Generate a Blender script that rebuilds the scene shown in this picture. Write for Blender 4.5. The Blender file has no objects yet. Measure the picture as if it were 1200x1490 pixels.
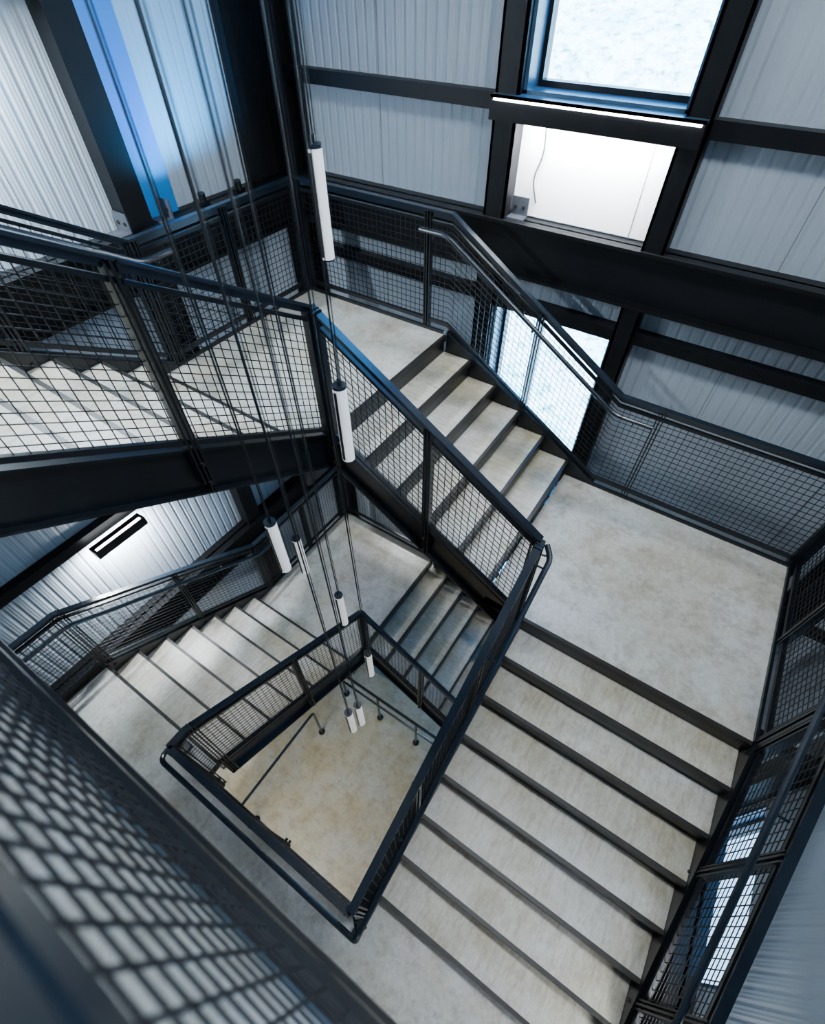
import bpy, math, random
from mathutils import Vector, noise
random.seed(4)
H = 8.315            # camera height above ground; D = drop below camera
R = 0.17; T = 0.28
def P(x, y, D): return Vector((x, y, H - D))

# ------------------------------------------------------------------ materials
def newmat(name):
    m = bpy.data.materials.new(name); m.use_nodes = True
    nt = m.node_tree; nt.nodes.clear()
    out = nt.nodes.new('ShaderNodeOutputMaterial')
    b = nt.nodes.new('ShaderNodeBsdfPrincipled')
    nt.links.new(b.outputs[0], out.inputs[0])
    return m, nt, b, out
def N(nt, t, **kw):
    n = nt.nodes.new(t)
    for k, v in kw.items(): setattr(n, k, v)
    return n
def ramp(nt, fac, stops):
    r = N(nt, 'ShaderNodeValToRGB')
    e = r.color_ramp.elements
    while len(e) < len(stops): e.new(0.5)
    for i, (p, c) in enumerate(stops):
        e[i].position = p; e[i].color = (*c, 1)
    nt.links.new(fac, r.inputs[0]); return r.outputs[0]
def noise_tex(nt, scale, detail=6, rough=.6, vec=None, sc=None):
    tc = N(nt, 'ShaderNodeTexCoord')
    v = tc.outputs['Object']
    if sc:
        mp = N(nt, 'ShaderNodeMapping'); mp.inputs['Scale'].default_value = sc
        nt.links.new(v, mp.inputs[0]); v = mp.outputs[0]
    n = N(nt, 'ShaderNodeTexNoise'); n.inputs['Scale'].default_value = scale
    n.inputs['Detail'].default_value = detail; n.inputs['Roughness'].default_value = rough
    nt.links.new(v, n.inputs['Vector']); return n.outputs[0]
def mix(nt, f, a, b, mode='MIX'):
    m = N(nt, 'ShaderNodeMixRGB', blend_type=mode)
    for i, s in ((0, f), (1, a), (2, b)):
        if isinstance(s, (int, float)): m.inputs[i].default_value = s
        elif isinstance(s, tuple): m.inputs[i].default_value = (*s, 1)
        else: nt.links.new(s, m.inputs[i])
    return m.outputs[0]
def bump(nt, b, h, st, dist=.01):
    bp = N(nt, 'ShaderNodeBump'); bp.inputs['Strength'].default_value = st; bp.inputs['Distance'].default_value = dist
    nt.links.new(h, bp.inputs['Height']); nt.links.new(bp.outputs[0], b.inputs['Normal'])

def concrete(name, c1, c2, c3, stretch):
    m, nt, b, o = newmat(name)
    big = noise_tex(nt, 1.7, 6, .65)
    col = ramp(nt, big, [(.34, c1), (.50, c2), (.64, c3)])
    fine = noise_tex(nt, 26, 8, .75)
    f2 = ramp(nt, fine, [(.34, (.70, .69, .66)), (.60, (1, 1, 1))])
    col = mix(nt, .65, col, f2, 'MULTIPLY')
    sc = noise_tex(nt, 6, 7, .8, sc=stretch)
    f3 = ramp(nt, sc, [(.38, (.48, .44, .36)), (.53, (1, 1, 1))])
    col = mix(nt, .5, col, f3, 'MULTIPLY')
    nt.links.new(col, b.inputs['Base Color'])
    b.inputs['Roughness'].default_value = .4
    bump(nt, b, fine, .25, .004)
    return m
CON_X = concrete('concrete_tread_ns', (.34, .30, .20), (.43, .405, .33), (.49, .485, .45), (1, 7, 1))
CON_Y = concrete('concrete_tread_ew', (.34, .30, .21), (.43, .405, .34), (.49, .485, .45), (7, 1, 1))
CON_L = concrete('concrete_landing', (.35, .325, .26), (.41, .40, .36), (.47, .475, .465), (1, 1, 1))
CON_G = concrete('concrete_ground_floor', (.37, .31, .18), (.42, .37, .26), (.41, .40, .34), (1, 1, 1))

def steel(name, col, rough, metal=.3, spec=.28):
    m, nt, b, o = newmat(name)
    n = noise_tex(nt, 9, 5)
    c = ramp(nt, n, [(.3, tuple(x*.75 for x in col)), (.7, tuple(x*1.25 for x in col))])
    nt.links.new(c, b.inputs['Base Color'])
    b.inputs['Roughness'].default_value = rough; b.inputs['Metallic'].default_value = metal
    b.inputs['Specular IOR Level'].default_value = spec
    return m
STEEL = steel('black_painted_steel', (.004, .0055, .0075), .32, 0, .38)
RAIL = steel('black_satin_rail', (.006, .011, .018), .24, 0, .65)  # slight blue in the base stands in for reflected sky
WIRE = steel('black_mesh_wire', (.005, .006, .008), .45, 0)
LIP = steel('steel_nosing', (.012, .011, .010), .42, 0)
GALV = steel('galvanised_bracket', (.10, .11, .13), .4, .7)
BEAM = steel('black_structural_steel', (.003, .0035, .0045), .45, 0, .22)
REVEAL = steel('window_reveal_steel', (.030, .070, .115), .3, 0, .6)  # blue daylight glow on reveals and sill is put into this colour

def panel(name, axis, col):
    m, nt, b, o = newmat(name)
    tc = N(nt, 'ShaderNodeTexCoord'); sp = N(nt, 'ShaderNodeSeparateXYZ')
    nt.links.new(tc.outputs['Object'], sp.inputs[0])
    def M(op, a, c=None):
        n = N(nt, 'ShaderNodeMath', operation=op)
        if isinstance(a, (int, float)): n.inputs[0].default_value = a
        else: nt.links.new(a, n.inputs[0])
        if c is not None:
            if isinstance(c, (int, float)): n.inputs[1].default_value = c
            else: nt.links.new(c, n.inputs[1])
        return n.outputs[0]
    u = sp.outputs[axis]
    a = M('FRACT', M('MULTIPLY', u, 11.0))
    a = M('ABSOLUTE', M('SUBTRACT', a, .5))
    a = M('MINIMUM', M('MULTIPLY', a, 5.0), 1.0)
    c = M('FRACT', M('MULTIPLY', u, 44.0))
    c = M('ABSOLUTE', M('SUBTRACT', c, .5))
    h = M('ADD', a, M('MULTIPLY', c, .35))
    n = noise_tex(nt, 2.0, 4)
    cc = ramp(nt, n, [(.3, tuple(x*.93 for x in col)), (.7, col)])
    nt.links.new(cc, b.inputs['Base Color'])
    b.inputs['Roughness'].default_value = .38
    bump(nt, b, h, .75, .008)
    return m
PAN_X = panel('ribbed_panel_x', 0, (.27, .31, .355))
PAN_Y = panel('ribbed_panel_y', 1, (.38, .44, .50))  # lighter than the back panels: brightness of the lit left wall put in
def plain(name, col, rough=.5, metal=0, em=None, es=0):
    m, nt, b, o = newmat(name)
    n = noise_tex(nt, 5, 3)
    c = ramp(nt, n, [(.3, tuple(x*.95 for x in col)), (.7, col)])
    nt.links.new(c, b.inputs['Base Color'])
    b.inputs['Roughness'].default_value = rough; b.inputs['Metallic'].default_value = metal
    if em:
        b.inputs['Emission Color'].default_value = (*em, 1); b.inputs['Emission Strength'].default_value = es
    return m
WHITE = plain('white_reveal_panel', (.85, .86, .86), .5)
SEAM = plain('panel_seam', (.12, .13, .14), .6)
TUBE = plain('pendant_white', (.92, .92, .92), .4, 0, (1, .98, .95), .45)
LED = plain('led_diffuser', (.9, .9, .9), .4, 0, (.93, .97, 1.0), 30)
BLUE = plain('blue_daylight_strip', (.008, .19, .50), .35)  # blue daylight on the wall strip, put into the colour
ROOF = plain('roof_deck', (.30, .32, .34), .7)
EAST = plain('darkened_east_ground', (.16, .18, .19), .9)  # ground colour darkened to cut glare through the east window

def glassmat():
    m = bpy.data.materials.new('window_glass'); m.use_nodes = True
    nt = m.node_tree; nt.nodes.clear()
    o = N(nt, 'ShaderNodeOutputMaterial'); t = N(nt, 'ShaderNodeBsdfTransparent'); g = N(nt, 'ShaderNodeBsdfGlossy')
    t.inputs[0].default_value = (.92, .98, 1, 1); g.inputs['Roughness'].default_value = .03
    mx = N(nt, 'ShaderNodeMixShader'); mx.inputs[0].default_value = .04
    nt.links.new(t.outputs[0], mx.inputs[1]); nt.links.new(g.outputs[0], mx.inputs[2]); nt.links.new(mx.outputs[0], o.inputs[0])
    return m
GLASS = glassmat()
def groundmat():
    m, nt, b, o = newmat('gravel_and_scrub')
    n1 = noise_tex(nt, .45, 10, .78); n2 = noise_tex(nt, 2.6, 8, .8)
    c1 = ramp(nt, n2, [(.38, (.07, .26, .18)), (.46, (.62, .82, .76)), (.54, (.97, .97, .97))])
    c2 = ramp(nt, n1, [(.42, (.35, .68, .64)), (.51, (1, 1, 1))])
    nt.links.new(mix(nt, 1, c1, c2, 'MULTIPLY'), b.inputs['Base Color'])
    b.inputs['Roughness'].default_value = .9
    return m
OUT = groundmat()

# ------------------------------------------------------------------ mesh builder
class B:
    def __init__(s, name): s.name = name; s.v = []; s.f = []; s.mi = []; s.mats = []
    def m(s, mat):
        if mat not in s.mats: s.mats.append(mat)
        return s.mats.index(mat)
    def hexa(s, pts, mat):
        i = len(s.v); s.v += [tuple(p) for p in pts]; k = s.m(mat)
        for f in ((0, 3, 2, 1), (4, 5, 6, 7), (0, 1, 5, 4), (1, 2, 6, 5), (2, 3, 7, 6), (3, 0, 4, 7)):
            s.f.append(tuple(i+j for j in f)); s.mi.append(k)
    def box(s, x0, x1, y0, y1, z0, z1, mat):
        x0, x1 = sorted((x0, x1)); y0, y1 = sorted((y0, y1)); z0, z1 = sorted((z0, z1))
        s.hexa([(x0, y0, z0), (x1, y0, z0), (x1, y1, z0), (x0, y1, z0), (x0, y0, z1), (x1, y0, z1), (x1, y1, z1), (x0, y1, z1)], mat)
    def boxD(s, x0, x1, y0, y1, D0, D1, mat): s.box(x0, x1, y0, y1, H-D0, H-D1, mat)
    def bar(s, p, q, w, h, mat, up=Vector((0, 0, 1))):
        d = (q-p)
        if d.length < 1e-5: return
        d.normalize()
        side = d.cross(up)
        if side.length < 1e-4: side = d.cross(Vector((1, 0, 0)))
        side.normalize(); u = side.cross(d).normalized()
        a = side*w/2; c = u*h/2
        s.hexa([p-a-c, p+a-c, q+a-c, q-a-c, p-a+c, p+a+c, q+a+c, q-a+c], mat)
    def vplate(s, p, q, w, lo, hi, mat):
        d = Vector((q.x-p.x, q.y-p.y, 0)).normalized(); a = Vector((-d.y, d.x, 0))*w/2
        L = Vector((0, 0, lo)); U = Vector((0, 0, hi))
        s.hexa([p-a+L, q-a+L, q+a+L, p+a+L, p-a+U, q-a+U, q+a+U, p+a+U], mat)
    def cyl(s, p, q, r, mat, n=8, r2=None):
        d = (q-p).normalized(); a = d.cross(Vector((0, 0, 1)))
        if a.length < 1e-3: a = Vector((1, 0, 0))
        a.normalize(); b = d.cross(a); i = len(s.v); k = s.m(mat); r2 = r if r2 is None else r2
        for c, rr in ((p, r), (q, r2)):
            for j in range(n):
                t = 2*math.pi*j/n; s.v.append(tuple(c+(a*math.cos(t)+b*math.sin(t))*rr))
        for j in range(n):
            s.f.append((i+j, i+(j+1) % n, i+n+(j+1) % n, i+n+j)); s.mi.append(k)
        s.f.append(tuple(i+j for j in reversed(range(n)))); s.mi.append(k)
        s.f.append(tuple(i+n+j for j in range(n))); s.mi.append(k)
    def pipe(s, pts, r, mat, n=10, fillet=.07):
        path = [pts[0]]
        for a, b, c in zip(pts, pts[1:], pts[2:]):
            d1 = (a-b); d2 = (c-b); f = min(fillet, d1.length*.45, d2.length*.45)
            p1 = b+d1.normalized()*f; p2 = b+d2.normalized()*f
            for t in (0, .25, .5, .75, 1): path.append((1-t)**2*p1+2*t*(1-t)*b+t*t*p2)
        path.append(pts[-1]); k = s.m(mat); i = len(s.v); up = Vector((0, 0, 1)); pa = None
        for j, c in enumerate(path):
            d = (path[min(j+1, len(path)-1)]-path[max(j-1, 0)]).normalized()
            if pa is None:
                a = d.cross(up)
                if a.length < 1e-3: a = Vector((1, 0, 0))
            else: a = pa-d*pa.dot(d)
            a.normalize(); pa = a; b = d.cross(a)
            for t in range(n):
                w = 2*math.pi*t/n; s.v.append(tuple(c+(a*math.cos(w)+b*math.sin(w))*r))
        for j in range(len(path)-1):
            for t in range(n):
                s.f.append((i+j*n+t, i+j*n+(t+1) % n, i+(j+1)*n+(t+1) % n, i+(j+1)*n+t)); s.mi.append(k)
        s.f.append(tuple(i+t for t in reversed(range(n)))); s.mi.append(k)
        e = i+(len(path)-1)*n; s.f.append(tuple(e+t for t in range(n))); s.mi.append(k)
    def done(s, parent=None, smooth=False):
        me = bpy.data.meshes.new(s.name); me.from_pydata(s.v, [], s.f)
        for m in s.mats: me.materials.append(m)
        me.polygons.foreach_set('material_index', s.mi)
        if smooth: me.polygons.foreach_set('use_smooth', [True]*len(s.f))
        me.update()
        o = bpy.data.objects.new(s.name, me); bpy.context.scene.collection.objects.link(o)
        if parent: o.parent = parent
        return o
def empty(name, loc=(0, 0, 0)):
    e = bpy.data.objects.new(name, None); e.location = loc
    bpy.context.scene.collection.objects.link(e); return e

# ------------------------------------------------------------------ room shell
XW, XE, YN, YS = -4.2, 1.95, 4.2, -3.0
ROOFD = -2.6; TH = .22
def wall(name, axis, pos, out, a0, a1, holes, pan):
    w = B(name)
    def seg(u0, u1, D0, D1, mat=pan):
        if u1-u0 < 1e-4 or D1-D0 < 1e-4: return
        if axis == 'x': w.boxD(u0, u1, pos, pos+out, D0, D1, mat)
        else: w.boxD(pos, pos+out, u0, u1, D0, D1, mat)
    cuts = sorted(set([a0, a1]+[h[0] for h in holes]+[h[1] for h in holes]))
    for u0, u1 in zip(cuts, cuts[1:]):
        hs = sorted([h for h in holes if h[0] <= u0+1e-6 and h[1] >= u1-1e-6], key=lambda h: h[2])
        D = ROOFD
        for h in hs: seg(u0, u1, D, h[2]); D = h[3]
        seg(u0, u1, D, H)
    sg = -1 if out > 0 else 1
    k = a0+.21
    while k < a1:
        if not any(h[0]-.02 < k < h[1]+.02 for h in holes):
            if axis == 'x': w.boxD(k-.003, k+.003, pos, pos+sg*.002, ROOFD, H, SEAM)
            else: w.boxD(pos, pos+sg*.002, k-.003, k+.003, ROOFD, H, SEAM)
        k += 1.1
    return w.done()
WX0, WX1 = -1.80, -.69
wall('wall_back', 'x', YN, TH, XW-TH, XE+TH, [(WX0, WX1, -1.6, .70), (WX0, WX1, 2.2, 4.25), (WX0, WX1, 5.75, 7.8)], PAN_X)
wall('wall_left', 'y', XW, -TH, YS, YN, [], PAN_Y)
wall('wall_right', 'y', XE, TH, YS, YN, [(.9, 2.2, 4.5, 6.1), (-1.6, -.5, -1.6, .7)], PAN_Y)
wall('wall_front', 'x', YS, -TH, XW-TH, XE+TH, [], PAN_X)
f = B('floor'); f.box(XW-TH, XE+TH, YS-TH, YN+TH, -.2, 0, CON_G); f.done()
f = B('ceiling'); f.box(XW-TH, XE+TH, YS-TH, YN+TH, H-ROOFD, H-ROOFD+.2, ROOF); f.done()
g = B('ground_outside')
for (x0, x1, y0, y1) in ((-80, 60, YN+TH, 14), (-60, 60, -60, YS-TH), (-60, XW-TH, YS-TH, YN+TH)):
    g.box(x0, x1, y0, y1, -.25, -.05, OUT)
g.box(XE+TH, 60, YS-TH, YN+TH, -.25, -.05, EAST)
k = g.m(OUT); nx, ny = 60, 40; base = len(g.v)     # hillside behind the building
for j in range(ny+1):
    for i in range(nx+1):
        x = -90+i*2.5; y = 13.5+j*2.0
        z = -.08+max(0, j-1)*2.0*.42+(noise.noise(Vector((x*.12, y*.12, 0)))*1.2+noise.noise(Vector((x*.4, y*.4, 3)))*.4)*min(1, j/4)
        g.v.append((x, y, z))
for j in range(ny):
    for i in range(nx):
        a = base+j*(nx+1)+i; g.f.append((a, a+1, a+nx+2, a+nx+1)); g.mi.append(k)
g.done()

def window(name, axis, pos, out, u0, u1, D0, D1):
    w = B(name); fw = .055; a = pos+out*.35; b = pos+out*.75
    def bx(ua, ub, Da, Db, pa, pb, m):
        if axis == 'x': w.boxD(ua, ub, pa, pb, Da, Db, m)
        else: w.boxD(pa, pb, ua, ub, Da, Db, m)
    bx(u0, u0+fw, D0, D1, a, b, STEEL); bx(u1-fw, u1, D0, D1, a, b, STEEL)
    bx(u0+fw, u1-fw, D0, D0+fw, a, b, STEEL); bx(u0+fw, u1-fw, D1-fw, D1, a, b, STEEL)
    c = pos+out*.55
    bx(u0+fw, u1-fw, D0+fw, D1-fw, c, c+.006*(1 if out > 0 else -1), GLASS)
    for (ua, ub, Da, Db) in ((u0, u0+.025, D0, D1), (u1-.025, u1, D0, D1), (u0, u1, D1-.02, D1+.0)):
        bx(ua, ub, Da, Db, pos-(.10 if axis == 'x' else 0), a, REVEAL)
    return w.done()
window('window_1', 'x', YN, TH, WX0, WX1, -1.6, .70)
window('window_2', 'x', YN, TH, WX0, WX1, 2.2, 4.25)
window('window_3', 'x', YN, TH, WX0, WX1, 5.75, 7.8)
window('window_4', 'y', XE, TH, .9, 2.2, 4.5, 6.1)
window('added_window', 'y', XE, TH, -1.6, -.5, -1.6, .7)  # unseen window added to bring in daylight

# ------------------------------------------------------------------ steel frame
def ibeam_x(b, x0, x1, yb, yf, D0, D1, mat=BEAM):
    t = .025
    b.boxD(x0, x1, yb, yf, D0, D0+t, mat); b.boxD(x0, x1, yb, yf, D1-t, D1, mat)
    ym = (yb+yf)/2; b.boxD(x0, x1, ym-.012, ym+.012, D0, D1, mat)
def ibeam_y(b, y0, y1, xb, xf, D0, D1, mat=BEAM):
    t = .025
    b.boxD(xb, xf, y0, y1, D0, D0+t, mat); b.boxD(xb, xf, y0, y1, D1-t, D1, mat)
    xm = (xb+xf)/2; b.boxD(xm-.012, xm+.012, y0, y1, D0, D1, mat)
fr = B('steel_frame')
for k in (0, 1):
    o = k*3.57
    ibeam_x(fr, XW, XE, YN-.003, YN-.2, 1.47+o, 1.88+o)
    ibeam_y(fr, YS, YN-.2, XW+.003, XW+.2, 1.47+o, 1.88+o)
    ibeam_y(fr, YS, YN-.2, XE-.003, XE-.2, 1.47+o, 1.88+o)
    for D in (.71+o, 2.10+o):
        for x0, x1 in ((XW, -1.98), (-.55, XE)):
            fr.boxD(x0, x1, YN-.002, YN-.10, D, D+.10, BEAM)
    fr.boxD(XW+.002, XW+.10, YS, YN, .06+o, .17+o, BEAM)
    fr.boxD(XE-.002, XE-.10, YS, YN, .71, .81, BEAM)
    fr.boxD(XE-.002, XE-.10, YS, YN, 2.4+o, 2.5+o, BEAM)
    fr.boxD(-1.98, -.55, YN-.002, YN-.24, .70+o, .715+o, REVEAL)
    fr.boxD(-1.98, -.55, YN-.22, YN-.24, .70+o, .84+o, BEAM)
    fr.boxD(-1.98, -.55, YN-.002, YN-.14, 2.10+o, 2.2+o, BEAM)
fr.boxD(XW+.002, XW+.10, YS, YN, .06+7.14, .17+7.14, BEAM)
for x0, x1 in ((-1.98, -1.80), (-.69, -.53)):
    for D0, D1 in ((ROOFD, 1.47), (1.88, 5.04), (5.45, H)):
        fr.boxD(x0, x1, YN-.002, YN-.02, D0, D1, BEAM)
        fr.boxD(x0, x0+.02, YN-.02, YN-.17, D0, D1, BEAM)
        fr.boxD(x1-.02, x1, YN-.02, YN-.17, D0, D1, BEAM)
        fr.boxD(x0, x1, YN-.15, YN-.17, D0, D1, BEAM)
def hcol(x, y, w=.24, D0=ROOFD, D1=H):
    t = .022
    fr.boxD(x-w/2, x+w/2, y-w/2, y-w/2+t, D0, D1, BEAM); fr.boxD(x-w/2, x+w/2, y+w/2-t, y+w/2, D0, D1, BEAM); fr.boxD(x-.01, x+.01, y-w/2, y+w/2, D0, D1, BEAM)
hcol(XW+.13, YN-.13, .25); hcol(XE-.13, YN-.13, .25)
hcol(XW+.13, YS+.13, .25); hcol(XE-.13, YS+.13, .25)
fr.boxD(XW+.002, XW+.03, 3.60, YN-.25, ROOFD, 1.47, BEAM)  # dark plate stands in for shade on the last wall section
fr.boxD(XW+.002, XW+.10, 3.56, 3.64, ROOFD, 1.47, BEAM)
for D0, D1 in ((ROOFD, 1.47), (1.88, 5.04), (5.45, H)):
    for y0 in (2.2, -1.2):
        fr.boxD(XW+.002, XW+.16, y0, y0+.2, D0, D1, BEAM)
    fr.boxD(XE-.16, XE-.002, 2.24, 2.4, D0, D1, BEAM)
    fr.boxD(XE-.16, XE-.002, -.45, -.30, D0, D1, BEAM)
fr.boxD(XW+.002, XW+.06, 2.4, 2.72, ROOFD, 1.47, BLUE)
def cleat(x, y, D, dx, dy):
    fr.boxD(x-dx, x+dx, y-dy, y+dy, D-.012, D, GALV)
    fr.boxD(x-dx, x+dx, y+dy-.01, y+dy, D-.14, D, GALV)
    for s in (-.5, .5): fr.cyl(P(x+dx*s, y+dy-.02, D-.07), P(x+dx*s, y+dy-.0, D-.07), .014, LIP, 6)
cleat(-1.72, YN-.09, 1.47, .07, .05)
cleat(XW+.12, 2.5, 1.47, .09, .06); cleat(XW+.12, 2.12, 1.47, .08, .06)
fr.done()

a = B('trim_1'); a.boxD(-1.80, -.69, YN-.002, YN-.012, .72, 1.46, WHITE)
a.boxD(-.84, -.835, YN-.012, YN-.016, .74, 1.46, SEAM)
a.pipe([P(-1.62, YN-.03, .84), P(-1.60, YN-.03, 1.05), P(-1.66, YN-.03, 1.2), P(-1.60, YN-.03, 1.36)], .006, GALV, 6); a.done()

# LED battens
def batten(p, q, strip=None, side=None):
    b = B('led_batten_light')
    d = (q-p).normalized()
    b.bar(p, q, .07, .05, STEEL); dn = Vector((0, 0, -.04))
    b.bar(p+dn+d*.03, q+dn-d*.03, .05, .03, LED)
    if side:   # tray + diffuser on the room side
        sd = Vector(side)*.06
        b.bar(p+sd*.55+Vector((0, 0, -.045)), q+sd*.55+Vector((0, 0, -.045)), .11, .012, STEEL)
        b.bar(p+sd+d*.03, q+sd-d*.03, .055, .055, LED)
        b.bar(p+sd*1.55, q+sd*1.55, .012, .10, STEEL)
        b.bar(p+sd, p+sd+d*.028, .07, .08, STEEL); b.bar(q+sd-d*.028, q+sd, .07, .08, STEEL)
    b.bar(p+dn, p+dn+d*.028, .06, .035, RAIL); b.bar(q+dn-d*.028, q+dn, .06, .035, RAIL)
    if strip: b.bar(strip[0], strip[1], .012, .011, LED)
    return b.done()
def area(loc, rot, sx, sy, power, col):
    l = bpy.data.lights.new('lamp', 'AREA'); l.shape = 'RECTANGLE'; l.size = sx; l.size_y = sy; l.energy = power; l.color = col
    o = bpy.data.objects.new('lamp', l); o.location = loc; o.rotation_euler = rot
    bpy.context.scene.collection.objects.link(o); return o
def bat(p, q, rot, sx, sy, power, strip=None, col=(.90, .95, 1), side=None):
    b = batten(p, q, strip, side)
    c = (p+q)/2; l = area(c+Vector((0, 0, -.062)), rot, sx, sy, power, col); l.parent = b; return b
bat(P(-1.77, YN-.17, .79), P(-.72, YN-.17, .79), (math.radians(22), 0, 0), 1.0, .04, 60,
    strip=(P(-1.95, YN-.246, .722), P(-.57, YN-.246, .722)))
bat(P(XW+.14, -.4, .19), P(XW+.14, 1.7, .19), (0, math.radians(-12), 0), .04, 2.0, 260, col=(.78, .91, 1))
bat(P(XW+.16, .58, 3.78), P(XW+.16, 1.12, 3.78), (0, math.radians(8), 0), .04, .5, 100, side=(1, 0, 0))
bat(P(XE-.14, -.6, 3.62), P(XE-.14, .35, 3.62), (0, math.radians(15), 0), .04, .9, 30)
bat(P(-.4, YS+.15, 3.8), P(1.2, YS+.15, 3.8), (math.radians(-15), 0, 0), 1.5, .04, 16)
bat(P(-2.9, YN-.24, 5.52), P(-2.0, YN-.24, 5.52), (math.radians(-25), 0, 0), .9, .04, 20)  # batten added to brighten the lower back flight
bat(P(.2, YN-.24, 5.52), P(1.2, YN-.24, 5.52), (math.radians(-25), 0, 0), .9, .04, 45, col=(1, .97, .90))  # second batten added for light on the lower back flight
bat(P(-2.6, -1.0, 4.98), P(-1.2, -1.0, 4.98), (math.radians(20), 0, 0), 1.3, .04, 80, col=(1, .96, .88))  # batten added below the south landing to brighten the ground floor

# added spotlights on the west beam, standing in for blue daylight on the left panels
for (yy, ty, en) in ((2.90, 2.66, 170), (3.3, 3.0, 60)):
    b = B('added_blue_light'); b.boxD(XW+.10, XW+.19, yy-.05, yy+.05, 1.43, 1.468, STEEL); b.cyl(P(XW+.17, yy, 1.44), P(XW+.18, yy-.01, 1.37), .03, STEEL, 12)
    o = b.done()
    l = bpy.data.lights.new('lamp', 'SPOT'); l.energy = en; l.color = (.0, .42, 1); l.spot_size = math.radians(130); l.spot_blend = 1; l.shadow_soft_size = .03
    lo = bpy.data.objects.new('lamp', l); lo.location = P(XW+.50, yy-.02, 1.33); bpy.context.scene.collection.objects.link(lo)
    lo.rotation_euler = (P(XW+.05, ty, -.4)-lo.location).to_track_quat('-Z', 'Y').to_euler(); lo.parent = o

for (x, y, pw) in ((-1.1, 1.6, 75), (1.1, 1.2, 175)):  # unseen ceiling fixtures added as fill light
    c = B('ceiling_fill_light'); c.box(x-.6, x+.6, y-.3, y+.3, H-ROOFD-.06, H-ROOFD, RAIL)
    c.box(x-.57, x+.57, y-.27, y+.27, H-ROOFD-.07, H-ROOFD-.06, LED)
    o = c.done(); l = area((x, y, H-ROOFD-.08), (0, 0, 0), 1.1, .5, pw, (.86, .94, 1)); l.parent = o

# ------------------------------------------------------------------ stairs
stair = empty('staircase')
XI_W, XI_E = -2.06, -.29
XO_W, XO_E = -3.66, 1.33
YI, YO, YI_S = 2.01, 3.62, -.20
def flight(axis, sgn, s0, n, l0, l1, D0):
    b = B('flight'); con = CON_Y if axis == 'y' else CON_X
    def bx(a, c, Da, Db, m, la=l0, lb=l1):
        if axis == 'x': b.boxD(a, c, la, lb, Da, Db, m)
        else: b.boxD(la, lb, a, c, Da, Db, m)
    for k in range(0, n):
        s = s0+sgn*k*T; D = D0+k*R
        bx(s, s-sgn*.028, D-.004, D+.055, LIP)
        bx(s-sgn*.018, s-sgn*.026, D+.05, D+R+.05, STEEL)
        if k > 0:
            bx(s-sgn*.028, s-sgn*(T+.019), D, D+.045, con)
            bx(s-sgn*.028, s-sgn*(T+.024), D+.045, D+.052, STEEL)
    for la, s_ in ((l0, -1), (l1, 1)):
        lc = la+s_*.012
        a = s0; e = s0+sgn*n*T
        pa = P(a, lc, D0) if axis == 'x' else P(lc, a, D0)
        pe = P(e, lc, D0+n*R) if axis == 'x' else P(lc, e, D0+n*R)
        b.vplate(pa, pe, .02, -.30, .035, STEEL)
        off = Vector((0, s_*.03, 0)) if axis == 'x' else Vector((s_*.03, 0, 0))
        b.vplate(pa+off, pe+off, .05, -.30, -.285, STEEL)
        b.vplate(pa+off, pe+off, .05, .02, .035, STEEL)
    return b.done(stair)
def landing(x0, x1, y0, y1, D, edges='NSEW'):
    b = B('landing')
    b.boxD(x0, x1, y0, y1, D, D+.09, CON_L)
    b.boxD(x0+.01, x1-.01, y0+.01, y1-.01, D+.09, D+.10, STEEL)
    t = .02; z0, z1 = D-.03, D+.29
    if 'W' in edges: b.boxD(x0-t, x0, y0, y1, z0, z1, STEEL); b.boxD(x0-.06, x0, y0, y1, z1-.015, z1, STEEL)
    if 'E' in edges: b.boxD(x1, x1+t, y0, y1, z0, z1, STEEL); b.boxD(x1, x1+.06, y0, y1, z1-.015, z1, STEEL)
    if 'S' in edges: b.boxD(x0, x1, y0-t, y0, z0, z1, STEEL)
    if 'N' in edges: b.boxD(x0, x1, y1, y1+t, z0, z1, STEEL)
    return b.done(stair)
DS = 1.175
for k in (0, 1):
    o = k*3.57
    flight('y', 1, -.01, 7, XO_W, XI_W, DS+o)
    landing(XO_W, -2.03-.028, 1.67, YO, 2.365+o, 'NW')
    flight('x', 1, -2.03, 6, YI, YO, 2.365+o)
    landing(-.63, XO_E, 1.96+.028, YO, 3.385+o, 'NE')
    flight('y', -1, 1.96, 8, XI_E, XO_E, 3.385+o)
    landing(XO_W, XO_E, -1.8, YI_S, DS+o, 'SEW')
b = B('landing_fascia'); D = DS+3.57; x1 = XI_E+.01
b.boxD(XI_W-.01, x1, YI_S, YI_S+.02, D-.03, D+.29, STEEL)
b.boxD(XI_W-.01, x1, YI_S, YI_S+.06, D+.275, D+.29, STEEL)
b.boxD(XO_W, XI_W, YI_S, -.04, D, D+.09, CON_L); b.boxD(XI_E, XO_E, YI_S, .0, D, D+.09, CON_L)
b.done(stair)
b = B('landing_fascia'); D = DS; x1 = XO_E+.02
b.boxD(XI_W-.01, x1, YI_S, -.17, D, D+.09, CON_L)
b.boxD(XI_W-.01, x1, -.17, -.15, D-.03, D+.16, STEEL)
b.boxD(XI_W-.01, x1, -.15, -.125, D+.085, D+.10, STEEL)
b.boxD(XO_W, XI_W, YI_S, -.04, D, D+.09, CON_L)
b.done(stair)
for k in (0, 1):
    o = k*3.57
    b = B('landing_edge')
    b.boxD(-2.06, -2.03, 1.67, YI, 2.335+o, 2.655+o, STEEL)
    b.boxD(-.63, XI_E, YI-.02, YI, 3.355+o, 3.675+o, STEEL)
    b.boxD(-.35, XI_E, 1.96, YI, 3.355+o, 3.675+o, STEEL)
    b.done(stair)
b = B('landing_supports')
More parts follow.
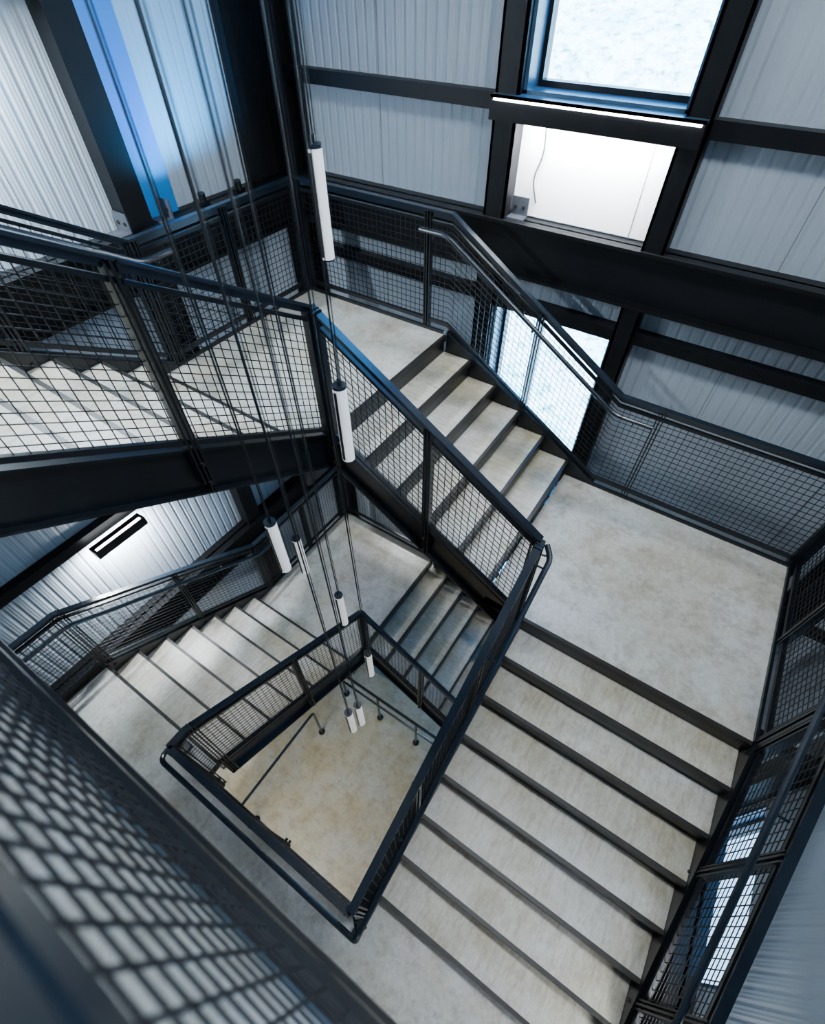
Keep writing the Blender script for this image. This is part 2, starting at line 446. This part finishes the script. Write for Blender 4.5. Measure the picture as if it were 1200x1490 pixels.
for k in (0, 1):
    o = k*3.57
    for y in (2.2, 3.3): b.boxD(XE-.01, XO_E-.1, y-.04, y+.04, 3.60+o, 3.67+o, BEAM)
    for y in (-1.6, -.6):
        b.boxD(XE-.01, XO_E-.1, y-.05, y+.05, DS+.12+o, DS+.26+o, BEAM); b.boxD(XW+.01, XO_W+.1, y-.05, y+.05, DS+.12+o, DS+.26+o, BEAM)
D = DS+3.57
b.boxD(-2.50, -2.34, -.17, -.05, D-.05, D+.0, STEEL); b.cyl(P(-2.42, -.11, D-.09), P(-2.42, -.11, D), .02, STEEL, 8)
b.done(stair)

# ------------------------------------------------------------------ railings
def railing(segs, hand=None, bars=(), cell=.05):
    b = B('stair_railing')
    up = lambda pt, h: pt+Vector((0, 0, h))
    for (p, q, posts) in segs:
        if isinstance(posts, int): posts = [i/posts for i in range(posts+1)]
        L = Vector((q.x-p.x, q.y-p.y, 0)); Lh = L.length; d = L.normalized()
        b.vplate(up(p, .985), up(q, .985), .05, -.006, .012, RAIL)
        b.vplate(up(p, .985), up(q, .985), .012, -.045, .0, RAIL)
        lo, hi = .085, .90
        b.vplate(p, q, .03, lo-.02, lo+.012, STEEL)
        b.vplate(p, q, .026, hi-.012, hi+.014, STEEL)
        for t in posts:
            pt = p.lerp(q, t)
            if t == 0: pt = pt+d*.03
            if t == 1: pt = pt-d*.03
            b.bar(up(pt, -.26), up(pt, .98), .012, .06, STEEL, up=d.cross(Vector((0, 0, 1))))
            b.bar(up(pt+d*.024, -.26), up(pt+d*.024, .975), .010, .05, STEEL, up=d.cross(Vector((0, 0, 1))))
            b.bar(up(pt-d*.024, -.20), up(pt-d*.024, .975), .010, .05, STEEL, up=d.cross(Vector((0, 0, 1))))
            s = d.cross(Vector((0, 0, 1)))
            for h in (-.06, -.20): b.cyl(up(pt, h)-s*.05, up(pt, h)+s*.05, .012, LIP, 6)
        nv = max(2, int(round(Lh/cell)))
        for i in range(1, nv):
            pt = p.lerp(q, i/nv)
            b.bar(up(pt, lo), up(pt, hi), .0042, .0042, WIRE, up=d.cross(Vector((0, 0, 1))))
        nh = int(round((hi-lo)/cell))
        for i in range(1, nh):
            h = lo+(hi-lo)*i/nh
            b.bar(up(p, h), up(q, h), .0042, .0042, WIRE)
        for (h, w, t) in bars: b.vplate(up(p, h), up(q, h), w, -t/2, t/2, RAIL)
    if hand:
        b.pipe(hand, .019, RAIL)
        for a, c in zip(hand, hand[1:]):
            n = max(1, int((c-a).length/1.0))
            for i in range(n):
                pt = a.lerp(c, (i+.5)/n)
                best = None
                for (p, q, nb) in segs:
                    w = Vector((q.x-p.x, q.y-p.y, 0)); l2 = w.length_squared
                    t = max(0, min(1, (Vector((pt.x-p.x, pt.y-p.y, 0)).dot(w))/l2)); s = p.lerp(q, t)
                    dd = (Vector((s.x, s.y, 0))-Vector((pt.x, pt.y, 0))).length
                    if best is None or dd < best[0]: best = (dd, s)
                s = best[1]
                if best[0] < .2:
                    b.pipe([pt, pt+Vector((0, 0, -.05)), Vector((s.x, s.y, pt.z-.05))], .007, RAIL, 6, .02)
    return b.done()
xi, xe, yn, ys = -2.0, -.34, 1.95, -.15
hh = .86
railing([(P(xi, ys, DS), P(xi, 0, DS), [0]), (P(xi, 0, DS), P(xi, yn, 2.365), [.485, 1])])
for k in (0, 1):
    o = k*3.57
    railing([(P(xi, yn, 2.365+o), P(xe, yn, 3.385+o), [0, .5, 1])])
    D0 = 3.385+o; D1 = D0+8*R
    railing([(P(xe, yn, D0), P(xe, -.15 if k == 0 else -.27, D1 if k else D1-.05), 3)],
        hand=[P(xe+.03, yn+.04, D0-hh-.06), P(xe+.09, yn-.02, D0-hh-.02), P(xe+.09, 1.85, D0-hh+.02), P(xe+.09, ys-.06, D1-hh-.05)] +
             ([P(xe+.09, ys-.09, D1-hh), P(xi-.06, ys-.09, D1-hh), P(xi-.06, ys+.05, D1-hh)] if k == 0 else []))
DL = DS+3.57
railing([(P(xe, ys, DL), P(xi, ys, DL), 2)])
railing([(P(xi, ys, DL), P(xi, 0, DL), [0]), (P(xi, 0, DL), P(xi, yn, 2.365+3.57), 2)])
railing([(P(xi, -.135, DS), P(1.36, -.135, DS), [0, 1])], bars=((.80, .03, .04), (.88, .04, .05)), cell=.045)
ox, oe, on = -3.70, 1.37, 3.66
for k in (0, 1):
    o = k*3.57
    railing([(P(ox, -1.8, DS+o), P(ox, 0, DS+o), 2), (P(ox, 0, DS+o), P(ox, yn, 2.365+o), 2), (P(ox, yn, 2.365+o), P(ox, on, 2.365+o), 2)],
            hand=[P(ox+.09, -1.0, DS-hh+o), P(ox+.09, 0, DS-hh+o), P(ox+.09, yn, 2.365-hh+o), P(ox+.09, yn+.25, 2.365-hh+o)])
    railing([(P(ox, on, 2.365+o), P(-2.05, on, 2.365+o), [0, .867]), (P(-2.05, on, 2.365+o), P(-.39, on, 3.385+o), [.518]), (P(-.39, on, 3.385+o), P(oe, on, 3.385+o), [.1875, 1])],
            hand=[P(-2.30, on-.09, 2.365-hh+o), P(-2.05, on-.09, 2.365-hh+o), P(-.39, on-.09, 3.385-hh+o), P(-.08, on-.09, 3.385-hh+o)])
    railing([(P(oe, on, 3.385+o), P(oe, 1.96, 3.385+o), 2), (P(oe, 1.96, 3.385+o), P(oe, -.28, 3.385+8*R+o), 3)] +
            ([(P(oe, -.28, DL), P(oe, -1.8, DL), 2)] if k == 0 else []),
            hand=[P(oe-.09, 2.25, 3.385-hh+o), P(oe-.09, 1.96, 3.385-hh+o), P(oe-.09, -.28, 3.385+8*R-hh+o)])
g = B('floor_railing')
z = .92
g.pipe([Vector((-2.55, -.25, .02)), Vector((-2.55, -.25, z)), Vector((-2.55, 1.2, z)), Vector((-2.55, 1.2, .02))], .02, RAIL)
g.pipe([Vector((-2.6, 1.9, .02)), Vector((-2.6, 1.9, z)), Vector((-.5, 1.9, z)), Vector((-.5, 1.9, .02))], .022, RAIL)
g.pipe([Vector((-2.6, 1.9, z-.35)), Vector((-.5, 1.9, z-.35))], .018, RAIL)
for x in (-1.9, -1.2): g.cyl(Vector((x, 1.9, .0)), Vector((x, 1.9, z)), .02, RAIL)
for x, y in ((-2.55, -.25), (-2.55, 1.2), (-2.6, 1.9), (-1.9, 1.9), (-1.2, 1.9), (-.5, 1.9)): g.cyl(Vector((x, y, 0)), Vector((x, y, .02)), .05, RAIL, 12)
g.done(smooth=False)

# ------------------------------------------------------------------ pendants
pend = [(-1.36, 1.46, .45), (-1.05, 1.10, 1.06), (-1.25, .77, 1.64), (-1.573, 1.10, 2.35), (-1.257, 1.06, 2.66),
        (-1.06, 1.035, 3.22), (-.92, .73, 3.28), (-.94, .66, 3.28)]
for (x, y, D) in pend:
    b = B('pendant_light'); L = .35; r = .026
    b.cyl(P(x, y, D+L), P(x, y, D), r, TUBE, 20)
    b.cyl(P(x, y, D), P(x, y, D-.012), r*1.02, RAIL, 20)
    b.cyl(P(x, y, D+L+.006), P(x, y, D+L), r*.96, RAIL, 20)
    b.cyl(P(x, y, D-.012), P(x, y, D-.035), .008, RAIL, 8)
    b.box(x-.006, x+.006, y-r-.003, y-r+.01, H-D-L+.01, H-D-.01, LIP)
    b.cyl(P(x, y, D-.03), P(x, y, ROOFD), .0035, WIRE, 6)
    b.cyl(P(x+.012, y, D-.01), P(x+.02, y, ROOFD), .0020, WIRE, 6)
    b.cyl(P(x, y, ROOFD+.03), P(x, y, ROOFD), .05, RAIL, 16)
    b.done()

# ------------------------------------------------------------------ sun + world
s = bpy.data.lights.new('sun', 'SUN'); s.energy = 30; s.angle = .01; s.color = (1, .98, .95)
so = bpy.data.objects.new('sun', s); so.rotation_euler = (math.radians(22), 0, 0); so.location = (0, -10, 30)
bpy.context.scene.collection.objects.link(so)
w = bpy.data.worlds.new('sky'); bpy.context.scene.world = w; w.use_nodes = True
nt = w.node_tree; bg = nt.nodes['Background']
tc = N(nt, 'ShaderNodeTexCoord'); sp = N(nt, 'ShaderNodeSeparateXYZ'); nt.links.new(tc.outputs['Generated'], sp.inputs[0])
c = ramp(nt, sp.outputs[2], [(.0, (.42, .74, 1)), (.5, (.07, .40, 1))])
nt.links.new(c, bg.inputs[0]); bg.inputs[1].default_value = 14.0

# ------------------------------------------------------------------ camera
cam = bpy.data.cameras.new('camera'); co = bpy.data.objects.new('camera', cam)
bpy.context.scene.collection.objects.link(co)
co.location = (0, 0, H); co.rotation_euler = (math.radians(90-49.6), 0, math.radians(33.57))
cam.sensor_fit = 'VERTICAL'; cam.sensor_height = 36; cam.lens = 17.18; cam.clip_start = .02
cam.dof.use_dof = True; cam.dof.focus_distance = 2.9; cam.dof.aperture_fstop = 1.8
bpy.context.scene.camera = co
